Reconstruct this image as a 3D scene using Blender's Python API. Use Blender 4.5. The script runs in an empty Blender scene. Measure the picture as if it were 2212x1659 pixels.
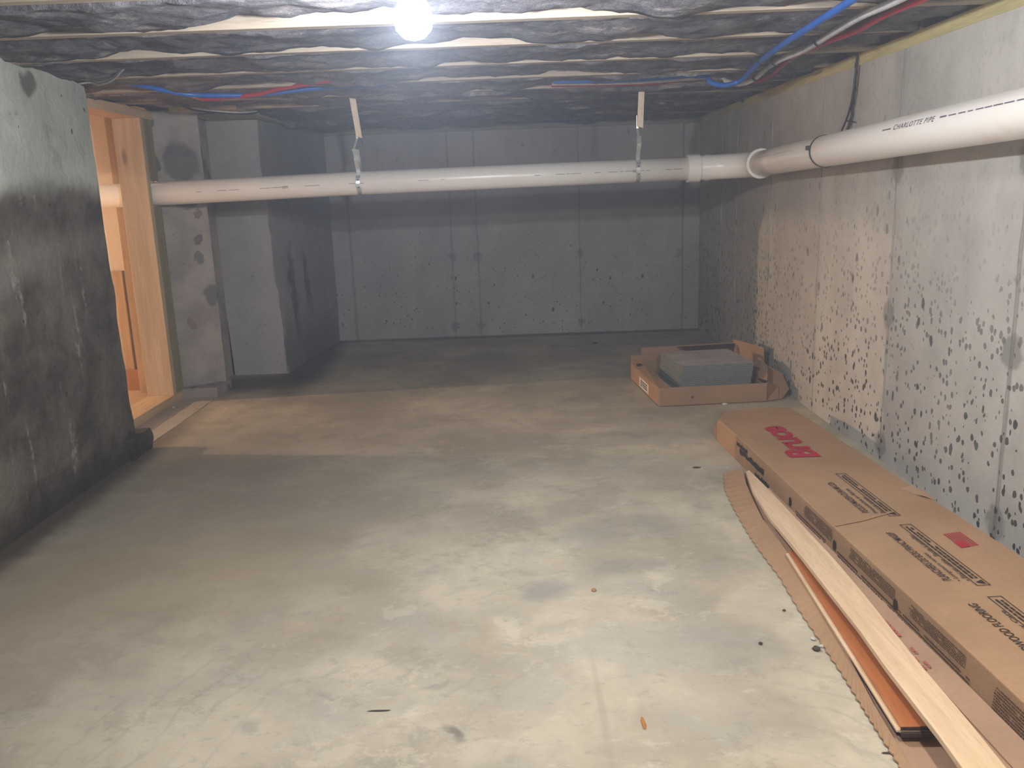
import bpy, bmesh, math, random
from mathutils import Vector, Matrix, noise
random.seed(7)
scn = bpy.context.scene
COL = scn.collection

# ------------------------------------------------------------------ camera
F_PX, PITCH, YAW, ROLL, CAM_H = 1846.26, .221697, -.006423, -.0358457, 1.0
fw = Vector((math.sin(YAW)*math.cos(PITCH), math.cos(YAW)*math.cos(PITCH), -math.sin(PITCH)))
rt0 = Vector((math.cos(YAW), -math.sin(YAW), 0)); up0 = rt0.cross(fw)
rt = rt0*math.cos(ROLL)+up0*math.sin(ROLL); up = -rt0*math.sin(ROLL)+up0*math.cos(ROLL)
CAM = Vector((0, 0, CAM_H))
cd = bpy.data.cameras.new('camera'); cam = bpy.data.objects.new('camera', cd); COL.objects.link(cam)
cam.matrix_world = Matrix(((rt.x, up.x, -fw.x, 0), (rt.y, up.y, -fw.y, 0), (rt.z, up.z, -fw.z, CAM_H), (0, 0, 0, 1)))
cd.sensor_fit = 'HORIZONTAL'; cd.sensor_width = 36; cd.lens = 36*F_PX/2212
cd.clip_start = .02; cd.clip_end = 60
scn.camera = cam
def ray(px, py): return fw+rt*((px-1106)/F_PX)-up*((py-829.5)/F_PX)
def atz(px, py, z): d = ray(px, py); return CAM+d*((z-CAM.z)/d.z)
def atx(px, py, x): d = ray(px, py); return CAM+d*(x/d.x)
def aty(px, py, y): d = ray(px, py); return CAM+d*(y/d.y)

scn.view_settings.view_transform = 'Standard'; scn.view_settings.look = 'None'
scn.view_settings.gamma = 1; scn.view_settings.use_curve_mapping = False
scn.view_settings.exposure = 1.08

# ------------------------------------------------------------------ node helpers
class NT:
    def __init__(s, name):
        s.m = bpy.data.materials.new(name); s.m.use_nodes = True; s.t = s.m.node_tree; s.t.nodes.clear()
        s.out = s.n('ShaderNodeOutputMaterial'); s.b = s.n('ShaderNodeBsdfPrincipled')
        s.l(s.b.outputs[0], s.out.inputs[0]); s.co = s.n('ShaderNodeTexCoord').outputs['Object']
    def n(s, t): return s.t.nodes.new(t)
    def l(s, a, b): s.t.links.new(a, b)
    def setin(s, sock, v):
        if isinstance(v, bpy.types.NodeSocket): s.l(v, sock)
        elif isinstance(v, (tuple, list)) and len(v) == 3 and sock.type == 'RGBA': sock.default_value = (*v, 1)
        else: sock.default_value = v
    def map(s, scale=(1, 1, 1), loc=(0, 0, 0), rot=(0, 0, 0), src=None, t='POINT'):
        n = s.n('ShaderNodeMapping'); n.vector_type = t; n.inputs['Scale'].default_value = scale; n.inputs['Location'].default_value = loc
        n.inputs['Rotation'].default_value = rot; s.l(src or s.co, n.inputs[0]); return n.outputs[0]
    def noise(s, scale=5, detail=4, rough=.55, vec=None, dist=0, out=0):
        n = s.n('ShaderNodeTexNoise'); n.inputs['Scale'].default_value = scale; n.inputs['Detail'].default_value = detail
        n.inputs['Roughness'].default_value = rough; n.inputs['Distortion'].default_value = dist; s.l(vec or s.co, n.inputs['Vector']); return n.outputs[out]
    def ramp(s, fac, pts):
        n = s.n('ShaderNodeValToRGB'); s.l(fac, n.inputs[0]); e = n.color_ramp.elements
        while len(e) < len(pts): e.new(.5)
        for el, (p, c) in zip(e, pts):
            el.position = p; el.color = (*c, 1) if isinstance(c, tuple) else (c, c, c, 1)
        return n.outputs[0]
    def mix(s, fac, a, b, mode='MIX'):
        n = s.n('ShaderNodeMix'); n.data_type = 'RGBA'; n.blend_type = mode
        s.setin(n.inputs[0], fac); s.setin(n.inputs[6], a); s.setin(n.inputs[7], b); return n.outputs[2]
    def math(s, op, a, b=0, clamp=False):
        n = s.n('ShaderNodeMath'); n.operation = op; n.use_clamp = clamp; s.setin(n.inputs[0], a); s.setin(n.inputs[1], b); return n.outputs[0]
    def rng(s, v, a, b, c=0, d=1):
        n = s.n('ShaderNodeMapRange'); n.interpolation_type = 'SMOOTHSTEP'; s.setin(n.inputs[0], v)
        for i, q in enumerate((a, b, c, d)): n.inputs[i+1].default_value = q
        return n.outputs[0]
    def sep(s, v=None):
        n = s.n('ShaderNodeSeparateXYZ'); s.l(v or s.co, n.inputs[0]); return n.outputs
    def bump(s, h, strength=.3, dist=.01):
        n = s.n('ShaderNodeBump'); n.inputs['Strength'].default_value = strength; n.inputs['Distance'].default_value = dist
        s.l(h, n.inputs['Height']); s.l(n.outputs[0], s.b.inputs['Normal'])
    def fin(s, col, rough=.8, spec=.3, metal=0):
        s.setin(s.b.inputs['Base Color'], col); s.setin(s.b.inputs['Roughness'], rough)
        s.b.inputs['Specular IOR Level'].default_value = spec; s.b.inputs['Metallic'].default_value = metal; return s.m
    def warped(s, amp=.02, scale=12):
        n = s.n('ShaderNodeTexNoise'); n.inputs['Scale'].default_value = scale; n.inputs['Detail'].default_value = 3; s.l(s.co, n.inputs['Vector'])
        v = s.n('ShaderNodeVectorMath'); v.operation = 'SUBTRACT'; s.l(n.outputs['Color'], v.inputs[0]); v.inputs[1].default_value = (.5, .5, .5)
        w = s.n('ShaderNodeVectorMath'); w.operation = 'MULTIPLY_ADD'; s.l(v.outputs[0], w.inputs[0]); w.inputs[1].default_value = (amp*2,)*3; s.l(s.co, w.inputs[2])
        return w.outputs[0]
    def blob(s, src, c, r, ang=0, axis='Z', soft=.35):
        """1 inside an ellipse of radii r round c (world metres)"""
        rot = (0, 0, ang) if axis == 'Z' else ((ang, 0, 0) if axis == 'X' else (0, ang, 0))
        m = s.map(scale=tuple(max(q, 1e-4) for q in r), loc=c, rot=rot, src=src, t='TEXTURE')
        n = s.n('ShaderNodeVectorMath'); n.operation = 'LENGTH'; s.l(m, n.inputs[0])
        return s.rng(n.outputs['Value'], 1-soft, 1+soft, 1, 0)
    def line(s, coord, pos, w):
        return s.rng(s.math('ABSOLUTE', s.math('SUBTRACT', coord, pos)), w*.4, w, 1, 0)
    def pits(s, scale, stretch, mx, power=5, shift=0):
        """dark air holes: one per voronoi cell, of random size"""
        mp = s.map(scale=stretch, loc=(shift, shift, shift), src=s.warped(.005, 45)); n = s.n('ShaderNodeTexVoronoi'); n.inputs['Scale'].default_value = scale; s.l(mp, n.inputs['Vector'])
        r = s.sep(n.outputs['Color'])[0]
        rad = s.math('MULTIPLY', s.math('POWER', r, power), mx)
        d = s.math('SUBTRACT', rad, n.outputs['Distance'])
        return s.rng(d, 0, .04, 0, 1)

# ------------------------------------------------------------------ materials
def m_concrete(name, c1, c2, seams=(), axis=1, ties=(), pit=1.0, zfade=True, stains=(), flat=1, tint=None):
    t = NT(name); st = (1, 1, .55)
    base = t.mix(t.rng(t.noise(1.3, 6, .6), .35, .68), c1, c2)
    base = t.mix(t.rng(t.noise(9, 5, .7), .35, .75, 0, .35), base, tuple(q*.72 for q in c1))
    base = t.mix(t.rng(t.noise(3, 4, .6, t.map((1, 1, .25))), .45, .75, 0, .4), base, tuple(q*1.18 for q in c2))
    if tint: base = t.mix(t.rng(t.noise(2.2, 3), .5, .7, 0, .5), base, tint)
    z = t.sep()[2]; w = t.warped(.012, 6); ax = t.sep(w)[axis]
    if seams:
        for p, wd, k in seams:
            base = t.mix(t.math('MULTIPLY', t.line(ax, p, wd), k), base, tuple(q*.45 for q in c1))
    for c, r, k in ties:
        base = t.mix(t.math('MULTIPLY', t.blob(t.warped(.03, 25), c, r, soft=.25), k), base, tuple(q*.42 for q in c1))
    for c, r, k, colr in stains:
        base = t.mix(t.math('MULTIPLY', t.blob(t.warped(.1, 7), c, r, soft=.5), k), base, colr)
    dens = t.rng(z, .1, 1.05, 1.0, .12) if zfade else 1.0
    patch = t.rng(t.noise(2.1, 2), .25, .6, .35, 1)
    big = t.math('MULTIPLY', t.pits(22, (1, 1, .6), .37*pit, 6), patch)
    big = t.math('MULTIPLY', big, t.rng(z, .25, 1.15, 1, .35)) if zfade else big
    sm = t.math('MULTIPLY', t.math('MULTIPLY', t.pits(58, (1, 1, .8), .50*pit, 2.3, 3.3), patch), dens)
    pm = t.math('MAXIMUM', big, sm)
    base = t.mix(pm, base, tuple(q*.13 for q in c1))
    h = t.math('SUBTRACT', t.noise(60, 5, .6), t.math('MULTIPLY', pm, 1.5))
    t.bump(h, .35*flat, .004)
    return t.fin(base, .88, .25)

def m_wood(name, c1, c2, axis='X', scale=1.0, rough=.7, knots=False, spec=.3):
    t = NT(name); sc = {'X': (1, 14, 14), 'Y': (14, 1, 14), 'Z': (14, 14, 1)}[axis]
    g = t.noise(3*scale, 6, .65, t.map(sc), .6)
    col = t.mix(t.rng(g, .3, .7), c1, c2)
    col = t.mix(t.rng(t.noise(22*scale, 3, .6, t.map(sc)), .5, .75, 0, .35), col, tuple(q*.55 for q in c1))
    if knots:
        v = t.n('ShaderNodeTexVoronoi'); v.inputs['Scale'].default_value = 3.2; t.l(t.map({'X': (.5, 1.6, 1.6), 'Y': (1.6, .5, 1.6), 'Z': (1.6, 1.6, .5)}[axis]), v.inputs['Vector'])
        col = t.mix(t.rng(v.outputs['Distance'], .03, .11, .8, 0), col, tuple(q*.3 for q in c1))
    t.bump(g, .15, .003); return t.fin(col, rough, spec)

def m_card(name, c=(.44, .275, .16)):
    t = NT(name)
    col = t.mix(t.rng(t.noise(4, 5, .6), .3, .7), tuple(q*.9 for q in c), tuple(q*1.07 for q in c))
    col = t.mix(t.rng(t.noise(90, 2), .4, .7, 0, .18), col, tuple(q*.7 for q in c))
    w = t.noise(5, 2, .5, t.map((1, .35, 1)))
    t.bump(w, .12, .01); return t.fin(col, .85, .2)

def m_flat(name, c, rough=.5, spec=.4, metal=0, var=.12, nscale=20):
    t = NT(name)
    col = t.mix(t.rng(t.noise(nscale, 4), .3, .7), tuple(q*(1-var) for q in c), tuple(min(1, q*(1+var)) for q in c))
    return t.fin(col, rough, spec, metal)

def m_floor():
    t = NT('floor_concrete'); w = t.warped(.12, 3.5); w2 = t.warped(.03, 18)
    a, b = (.36, .32, .245), (.58, .52, .40)
    base = t.mix(t.rng(t.noise(1.7, 7, .62, w), .36, .66), a, b)
    base = t.mix(t.rng(t.noise(4.3, 6, .66, t.map((1, 1, 1), (4, 2, 0), src=w)), .47, .70, 0, .6), base, (.36, .345, .30))
    base = t.mix(t.rng(t.noise(2.6, 6, .7, t.map((1, 1.6, 1), (9, 1, 3), src=w)), .55, .75, 0, .5), base, (.44, .33, .21))
    base = t.mix(t.rng(t.noise(11, 5, .7, t.map((1, 2.2, 1), (1, 7, 3), (0, 0, .5))), .56, .72, 0, .32), base, (.66, .62, .53))
    base = t.mix(t.rng(t.noise(24, 5, .75, t.map((1, 1.8, 1), (0, 0, 0), (0, 0, -.4))), .56, .66, 0, .36), base, (.24, .225, .195))
    base = t.mix(t.rng(t.noise(6.5, 8, .78, t.map((1, 1.3, 1), (3, 8, 1), (0, 0, .9))), .54, .60, 0, .32), base, (.25, .225, .18))
    base = t.mix(t.rng(t.noise(5.2, 8, .75, t.map((1, 1, 1), (13, 2, 1))), .57, .62, 0, .26), base, (.70, .65, .53))
    wv = t.n('ShaderNodeTexWave'); wv.wave_type = 'RINGS'; wv.rings_direction = 'Z'; wv.inputs['Scale'].default_value = 4.5; wv.inputs['Distortion'].default_value = 5; wv.inputs['Detail'].default_value = 4; wv.inputs['Detail Scale'].default_value = 1.4
    t.l(t.map((1, 1, 1), (-.4, -1.2, 0)), wv.inputs['Vector'])
    base = t.mix(t.math('MULTIPLY', t.rng(wv.outputs['Fac'], .90, 1.0, 0, .30), t.rng(t.noise(2.3, 3), .48, .62)), base, (.30, .28, .24))
    # stains, marks and darker patches with a place of their own
    def mark(x, y, rx, ry, ang, k, c, src=None, soft=.5):
        nonlocal base
        base = t.mix(t.math('MULTIPLY', t.blob(src or w2, (x, y, 0), (rx, ry, 5), ang, soft=soft), k), base, c)
    mark(-1.1, 2.65, .85, 1.05, .1, .68, (.17, .15, .12), w, .8)         # painted shade over the left floor, on damp by the wall
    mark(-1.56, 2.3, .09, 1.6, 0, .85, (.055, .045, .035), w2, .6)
    mark(-.95, 2.15, .5, .35, .3, .4, (.27, .2, .12), w, .7)
    mark(.33, 2.42, .19, .09, .2, .35, (.22, .215, .2), w2)
    mark(.28, 2.15, .12, .05, .1, .4, (.2, .2, .18), w2)
    mark(.33, 1.72, .24, .11, -.1, .42, (.3, .29, .26), w2, .3)
    mark(.05, 2.02, .07, .05, .4, .5, (.22, .22, .22), w2)
    mark(.145, 1.45, .007, .25, .01, .5, (.36, .32, .25), t.co, .6)           # trowel line
    mark(-.145, 1.435, .012, .028, .35, .8, (.16, .15, .12), w2)
    mark(-.19, 1.60, .03, .010, .3, .4, (.2, .19, .17), w2)
    mark(-.55, 1.48, .022, .02, .2, .5, (.25, .24, .21), w2)
    mark(.47, 3.35, .3, .1, 0, .35, (.2, .19, .18), w)
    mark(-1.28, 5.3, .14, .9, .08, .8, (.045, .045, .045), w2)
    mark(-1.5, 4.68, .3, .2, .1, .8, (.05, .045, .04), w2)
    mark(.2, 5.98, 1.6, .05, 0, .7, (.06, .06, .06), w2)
    st = t.pits(7, (1, 1, 1), .10, 6)
    base = t.mix(t.math('MULTIPLY', st, .6), base, (.16, .14, .11))
    t.bump(t.noise(35, 6, .65), .12, .004)
    return t.fin(base, t.rng(t.noise(3, 4), .3, .7, .5, .75), .35)

C_SEAM_R = [(5.426, .010, .4), (5.06, .006, .3), (4.398, .009, .5), (3.685, .009, .45), (2.965, .011, .45), (2.215, .014, .6), (1.4, .016, .7), (.6, .016, .7)]
M_RIGHT = m_concrete('poured_concrete_right', (.40, .385, .36), (.54, .52, .485), C_SEAM_R, 1,
    [((1.305, y, z), (.2, .045, .05), .6) for y in (2.215, 2.965) for z in (.06, .54, 1.035)]+[((1.305, 3.685, .55), (.2, .03, .035), .3), ((1.305, 4.398, .55), (.2, .03, .035), .3)], 1.15)
C_SEAM_B = [(-1.133, .014, .35), (-.425, .011, .35), (-.245, .010, .35), (.47, .007, .4), (1.19, .009, .6)]
M_BACK = m_concrete('poured_concrete_back', (.33, .345, .36), (.43, .445, .46), C_SEAM_B, 0,
    [((x, 6.05, z), (.028, .3, .032), .5) for x in (-.423, -.246, .471) for z in (.07, .56)]+[((1.17, 6.05, .54), (.025, .3, .025), .5)], .62)
M_REARL = m_concrete('poured_concrete_rear_left', (.24, .255, .265), (.34, .355, .36), (), 1, (), .6,
    stains=[((-1.3, 5.2, .45), (.3, .05, .25), .8, (.06, .065, .07)), ((-1.3, 5.45, .5), (.3, .04, .2), .8, (.06, .06, .07)), ((-1.3, 5.3, .0), (.4, .9, .25), .6, (.08, .085, .085))])
M_PILLAR = m_concrete('poured_concrete_pillar', (.34, .33, .33), (.43, .42, .42), (), 0, (), .4)
M_SAWN = NT('sawn_aggregate')
t = M_SAWN; v = t.n('ShaderNodeTexVoronoi'); v.inputs['Scale'].default_value = 13; t.l(t.map((1, 1, .7), src=t.warped(.03, 15)), v.inputs['Vector'])
r_ = t.sep(v.outputs['Color'])
rad = t.math('MULTIPLY', t.math('POWER', r_[0], 1.5), .42); ag = t.rng(t.math('SUBTRACT', rad, v.outputs['Distance']), 0, .05)
col = t.mix(t.rng(t.noise(6, 5), .3, .7), (.27, .25, .24), (.40, .37, .355))
col = t.mix(ag, col, t.mix(r_[1], (.11, .12, .13), (.24, .19, .18)))
for c, r in (((-1.67, 4.48, 1.2), (.08, .4, .1)), ((-1.66, 4.48, 1.02), (.05, .4, .05)), ((-1.6, 4.5, .52), (.035, .4, .055)), ((-1.64, 4.5, .72), (.018, .4, .035))):
    col = t.mix(t.math('MULTIPLY', t.blob(t.warped(.03, 14), c, r, soft=.15), .75), col, (.12, .13, .14))
t.bump(t.noise(30, 5), .4, .006); M_SAWN = t.fin(col, .85, .25)
# old near wall: grey-green parge above, dark damp concrete with pale runs below
t = NT('old_parged_concrete'); w = t.warped(.10, 5); z = t.sep(w)[2]
upc = t.mix(t.rng(t.noise(2.5, 5), .3, .7), (.31, .34, .31), (.44, .47, .43))
upc = t.mix(t.rng(t.noise(8, 4, .7), .55, .75, 0, .6), upc, (.17, .17, .15))
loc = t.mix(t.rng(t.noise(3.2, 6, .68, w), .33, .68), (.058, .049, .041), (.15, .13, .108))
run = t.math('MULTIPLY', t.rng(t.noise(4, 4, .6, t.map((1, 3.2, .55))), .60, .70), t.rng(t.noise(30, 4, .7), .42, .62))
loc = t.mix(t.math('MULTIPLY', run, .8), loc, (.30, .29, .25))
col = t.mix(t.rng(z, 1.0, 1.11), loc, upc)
col = t.mix(t.math('MULTIPLY', t.blob(w, (-1.57, 2.95, 1.42), (.3, .035, .045), .3, 'X'), .8), col, (.07, .07, .06))
col = t.mix(t.math('MULTIPLY', t.blob(w, (-1.57, 2.5, .82), (.3, .9, .06), .05, 'X', soft=.8), .4), col, (.34, .31, .28))
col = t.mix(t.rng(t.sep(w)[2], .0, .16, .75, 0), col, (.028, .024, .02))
col = t.mix(t.math('MULTIPLY', t.pits(18, (1, 1, .7), .26, 6), .8), col, (.02, .02, .02))
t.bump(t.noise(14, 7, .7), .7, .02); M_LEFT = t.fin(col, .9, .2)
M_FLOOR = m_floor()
M_STRIP = m_concrete('sawn_wall_stub', (.40, .36, .31), (.5, .46, .4), (), 1, (), .5, zfade=False)
M_DRY = m_flat('primed_drywall', (.80, .74, .68), .85, .2, var=.03)
M_BASEB = m_wood('brown_board', (.36, .18, .09), (.45, .24, .12), 'X')
M_FLOOR2 = m_flat('adjoining_floor', (.50, .35, .22), .7, .3, var=.06, nscale=4)
M_LAV = m_flat('lilac_sheet', (.50, .47, .53), .7, .3, var=.04)
M_JOIST = m_wood('joist_lumber', (.36, .30, .235), (.50, .43, .35), 'X', .7)
M_STUD = m_wood('stud_lumber', (.48, .36, .22), (.60, .47, .31), 'Z', .8, knots=True)
M_PLATEL = m_wood('bottom_plate_lumber', (.52, .36, .20), (.66, .49, .30), 'Y', .8, knots=True)
M_TREAT = m_wood('treated_lumber', (.24, .22, .13), (.32, .29, .17), 'Z', .8)
M_SILL = m_wood('treated_sill', (.42, .38, .17), (.60, .52, .27), 'Y', 1.2)
M_RIM = m_wood('rim_lumber', (.52, .37, .24), (.66, .50, .35), 'Y', .9)
M_DARKW = m_wood('weathered_timber', (.085, .062, .052), (.15, .11, .09), 'Y', .9)
M_SUB = m_wood('subfloor', (.3, .22, .15), (.4, .3, .2), 'X')
t = NT('batt_wool'); w = t.warped(.06, 9)
col = t.mix(t.rng(t.noise(9, 6, .7, w), .32, .68), (.10, .10, .12), (.28, .275, .295))
col = t.mix(t.rng(t.noise(4.2, 6, .75, t.map((1, 1.6, 1), (5, 5, 5), (0, 0, .6), src=w)), .53, .66, 0, .85), col, (.50, .46, .46))
t.bump(t.noise(38, 6, .75), .9, .02); M_BATT = t.fin(col, .95, .1)
M_PVC = m_flat('pvc_white', (.86, .85, .84), .28, .5, var=.035, nscale=6)
t = NT('pvc_primer_stained')
col = t.mix(t.rng(t.noise(7, 4, .6, t.map((1, .5, 1))), .52, .72, 0, .6), (.88, .84, .80), (.76, .56, .47))
M_PVC2 = t.fin(col, .25, .5)
M_INK = m_flat('pipe_ink', (.13, .12, .16), .7, .2, var=.2)
M_BLACK = m_flat('black_ink', (.045, .032, .025), .7, .2)
M_SIDEINK = m_flat('worn_brown_ink', (.10, .06, .035), .8, .2)
M_RED = m_flat('red_ink', (.42, .025, .045), .7, .2, var=.1)
M_PALERED = m_flat('faded_red_ink', (.40, .12, .10), .8, .2)
M_CARD = m_card('kraft_cardboard', (.40, .25, .145)); M_CARD2 = m_card('kraft_cardboard_dull', (.34, .215, .135)); M_CARDIN = m_card('kraft_inner', (.41, .265, .175))
M_LABEL = m_flat('paper_label', (.72, .66, .6), .8, .2)
M_RAW = m_wood('raw_oak', (.62, .44, .28), (.74, .55, .37), 'Y', 1.0, .7)
M_FIN = m_wood('gunstock_finish', (.36, .12, .04), (.46, .17, .06), 'Y', .6, .32, spec=.5)
M_EDGE = m_flat('dark_groove', (.05, .03, .025), .6)
M_TILE = m_flat('grey_tile_edge', (.17, .19, .18), .6, .4, var=.1, nscale=40)
t = NT('tile_face'); col = t.mix(t.rng(t.noise(6, 5, .65, t.map((1, 2, 1))), .35, .65), (.33, .31, .30), (.48, .45, .44)); M_TILETOP = t.fin(col, .45, .4)
M_STEEL = m_flat('galvanised_steel', (.70, .74, .78), .38, .5, .7)
M_LATH = m_wood('cream_lath', (.72, .62, .5), (.82, .73, .62), 'Z', .6)
M_BLUE = m_flat('blue_pex', (.015, .12, .50), .35, .5); M_WHITEP = m_flat('white_pex', (.50, .49, .51), .4, .5); M_REDP = m_flat('red_pex', (.36, .015, .03), .35, .5)
M_WIRE = m_flat('black_wire', (.03, .03, .03), .5); M_CABLE = m_flat('grey_cable', (.42, .42, .44), .5); M_CABLE2 = m_flat('white_cable', (.66, .66, .68), .45)
M_CHIP = m_flat('pale_chip', (.55, .54, .5), .8); M_DCHIP = m_flat('dark_chip', (.06, .05, .045), .8); M_RUST = m_flat('rust', (.40, .17, .05), .9)
M_STRAPP = m_flat('black_plastic', (.03, .03, .032), .4)
M_PORC = m_flat('white_porcelain', (.8, .8, .78), .2)
t = NT('frosted_bulb'); tr = t.n('ShaderNodeBsdfTransparent'); em = t.n('ShaderNodeEmission'); em.inputs[0].default_value = (.86, .92, 1, 1); em.inputs[1].default_value = 60
mx = t.n('ShaderNodeMixShader'); mx.inputs[0].default_value = .25; t.l(tr.outputs[0], mx.inputs[1]); t.l(em.outputs[0], mx.inputs[2]); t.l(mx.outputs[0], t.out.inputs[0]); M_BULB = t.m
t = NT('frosted_bulb_warm'); tr = t.n('ShaderNodeBsdfTransparent'); em = t.n('ShaderNodeEmission'); em.inputs[0].default_value = (1, .6, .28, 1); em.inputs[1].default_value = 9
mx = t.n('ShaderNodeMixShader'); mx.inputs[0].default_value = .25; t.l(tr.outputs[0], mx.inputs[1]); t.l(em.outputs[0], mx.inputs[2]); t.l(mx.outputs[0], t.out.inputs[0]); M_BULBW = t.m

# ------------------------------------------------------------------ object helpers
def thing(name, label, cat, loc=(0, 0, 0), group=None):
    o = bpy.data.objects.new(name, None); COL.objects.link(o); o.location = loc; o.empty_display_size = .05
    o['label'] = label; o['category'] = cat
    if group: o['group'] = group
    return o
def root_loc(p):
    v = Vector((0, 0, 0))
    while p is not None: v = v+p.location; p = p.parent
    return v
def obj(name, bm, mat, parent=None, label=None, smooth=False, bevel=0):
    me = bpy.data.meshes.new(name)
    if parent is not None: bmesh.ops.translate(bm, verts=bm.verts, vec=-root_loc(parent))
    bmesh.ops.recalc_face_normals(bm, faces=bm.faces); bm.to_mesh(me); bm.free()
    for m in (mat if isinstance(mat, (list, tuple)) else [mat]): me.materials.append(m)
    o = bpy.data.objects.new(name, me); COL.objects.link(o); o.parent = parent
    if smooth:
        for p in me.polygons: p.use_smooth = True
    if bevel:
        b = o.modifiers.new('bevel', 'BEVEL'); b.width = bevel; b.segments = 2; b.limit_method = 'ANGLE'
    if label: o['label'] = label
    return o
def tag(o, label, cat, group=None, kind=None):
    o['label'] = label; o['category'] = cat
    if group: o['group'] = group
    if kind: o['kind'] = kind
    return o
def struct(name, bm, m, **k):
    o = obj(name, bm, m, **k); o['kind'] = 'structure'; return o
def B(): return bmesh.new()
def box(bm, a, b, mi=0):
    x0, y0, z0 = a; x1, y1, z1 = b
    v = [bm.verts.new(p) for p in ((x0, y0, z0), (x1, y0, z0), (x1, y1, z0), (x0, y1, z0), (x0, y0, z1), (x1, y0, z1), (x1, y1, z1), (x0, y1, z1))]
    for f in ((0, 3, 2, 1), (4, 5, 6, 7), (0, 1, 5, 4), (1, 2, 6, 5), (2, 3, 7, 6), (3, 0, 4, 7)):
        q = bm.faces.new([v[i] for i in f]); q.material_index = mi
    return bm
def prism(bm, top, off, mi=0):
    """closed solid: polygon 'top' swept by vector(s) off"""
    n = len(top); t_ = [bm.verts.new(p) for p in top]
    offs = off if isinstance(off, list) else [off]*n
    b_ = [bm.verts.new(Vector(p)+Vector(o)) for p, o in zip(top, offs)]
    bm.faces.new(t_).material_index = mi; bm.faces.new(b_[::-1]).material_index = mi
    for i in range(n): bm.faces.new((t_[i], b_[i], b_[(i+1) % n], t_[(i+1) % n])).material_index = mi
    return bm
def smooth_path(pts, sub=6):
    P = [Vector(p) for p in pts]
    if len(P) < 3: return P
    out = []
    for i in range(len(P)-1):
        p0 = P[max(i-1, 0)]; p1 = P[i]; p2 = P[i+1]; p3 = P[min(i+2, len(P)-1)]
        for k in range(sub):
            u = k/sub
            out.append(.5*((2*p1)+(-p0+p2)*u+(2*p0-5*p1+4*p2-p3)*u*u+(-p0+3*p1-3*p2+p3)*u**3))
    out.append(P[-1]); return out
def tube(bm, pts, r, seg=12, cap=True, flat=1.0, mi=0):
    P = [Vector(p) for p in pts]; n = len(P); rings = []; ref = None
    for i in range(n):
        d = (P[min(i+1, n-1)]-P[max(i-1, 0)]).normalized()
        if ref is None:
            ref = Vector((0, 0, 1)) if abs(d.z) < .9 else Vector((0, 1, 0))
        a = (ref-d*ref.dot(d)).normalized(); ref = a; b = d.cross(a)
        rr = r[i] if isinstance(r, (list, tuple)) else r
        rings.append([bm.verts.new(P[i]+(a*math.cos(2*math.pi*k/seg)*flat+b*math.sin(2*math.pi*k/seg))*rr) for k in range(seg)])
    for i in range(n-1):
        for k in range(seg):
            f = bm.faces.new((rings[i][k], rings[i][(k+1) % seg], rings[i+1][(k+1) % seg], rings[i+1][k])); f.material_index = mi
    if cap: bm.faces.new(rings[0][::-1]); bm.faces.new(rings[-1])
    return bm
def rough_slab(bm, o, u, v, nrm, nu, nv, amp, thick, freq=3., topj=0.0, seed=0.0, ej=0.0):
    """slab whose front face is an uneven cast surface and whose top edge is ragged"""
    o, u, v, nrm = map(Vector, (o, u, v, nrm)); F = []
    for j in range(nv+1):
        row = []
        for i in range(nu+1):
            p = o+u*(i/nu)+v*(j/nv)
            if topj and j == nv: p += v.normalized()*topj*noise.noise(p*2.3+Vector((seed, 0, 0)))
            if ej and i == nu: p += u.normalized()*ej*noise.noise(p*9+Vector((seed, 3, 0)))
            row.append(p+nrm*amp*(noise.fractal(p*freq+Vector((seed, seed, 0)), 1, 2, 4)))
        F.append(row)
    fv = [[bm.verts.new(p) for p in r] for r in F]
    for j in range(nv):
        for i in range(nu): bm.faces.new((fv[j][i], fv[j][i+1], fv[j+1][i+1], fv[j+1][i]))
    loop = [fv[0][i] for i in range(nu+1)]+[fv[j][nu] for j in range(1, nv+1)]+[fv[nv][i] for i in range(nu-1, -1, -1)]+[fv[j][0] for j in range(nv-1, 0, -1)]
    bk = [bm.verts.new(p.co-nrm*thick) for p in loop]; n = len(loop)
    for i in range(n): bm.faces.new((loop[i], loop[(i+1) % n], bk[(i+1) % n], bk[i]))
    bm.faces.new(bk[::-1])
    return bm

XR, YB, ZP, ZJ = 1.305, 6.05, 1.41, 1.45     # right wall, back wall, sill underside, joist underside

# ------------------------------------------------------------------ the shell
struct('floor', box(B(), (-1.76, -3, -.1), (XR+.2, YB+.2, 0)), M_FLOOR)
bm = B(); rough_slab(bm, (-1.762, 3.38, .0015), (.185, 0, 0), (0, 1.08, 0), (0, 0, 1), 6, 30, .0015, .01, 9, ej=.006)
struct('trim_threshold', bm, M_STRIP)
struct('floor_adjoining', box(B(), (-6.6, .6, -.1), (-1.76, 4.9, 0)), M_FLOOR2)
bm = box(B(), (XR, -3, 0), (XR+.2, YB+.2, ZP))
for y, w_, k in C_SEAM_R:                      # thin fins the form joints left
    if .4 < y: tube(bm, [(XR+.001+.0012*math.sin(i*1.7), y+.003*math.sin(i*.9+y), .01+i*(ZP-.012)/24) for i in range(25)], .0035, 6)
struct('wall_right', bm, M_RIGHT)
bm = box(B(), (-1.5, YB, 0), (XR, YB+.2, ZP))
box(bm, (-1.4, YB-.012, 0), (-1.133, YB+.01, ZP-.005))
for x, w_, k in C_SEAM_B: tube(bm, [(x+.002*math.sin(i), YB, .01+i*(ZP-.012)/20) for i in range(21)], .003, 6)
struct('wall_back', bm, M_BACK)
struct('wall_front', box(B(), (-1.9, -3.2, -.1), (XR+.2, -3, 1.72)), M_BACK)
bm = B(); rough_slab(bm, (-1.57, -3, 0), (0, 6.365, 0), (0, 0, 1.445), (1, 0, 0), 160, 40, .010, .33, 3.2, topj=.05, seed=2, ej=.012)
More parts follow.
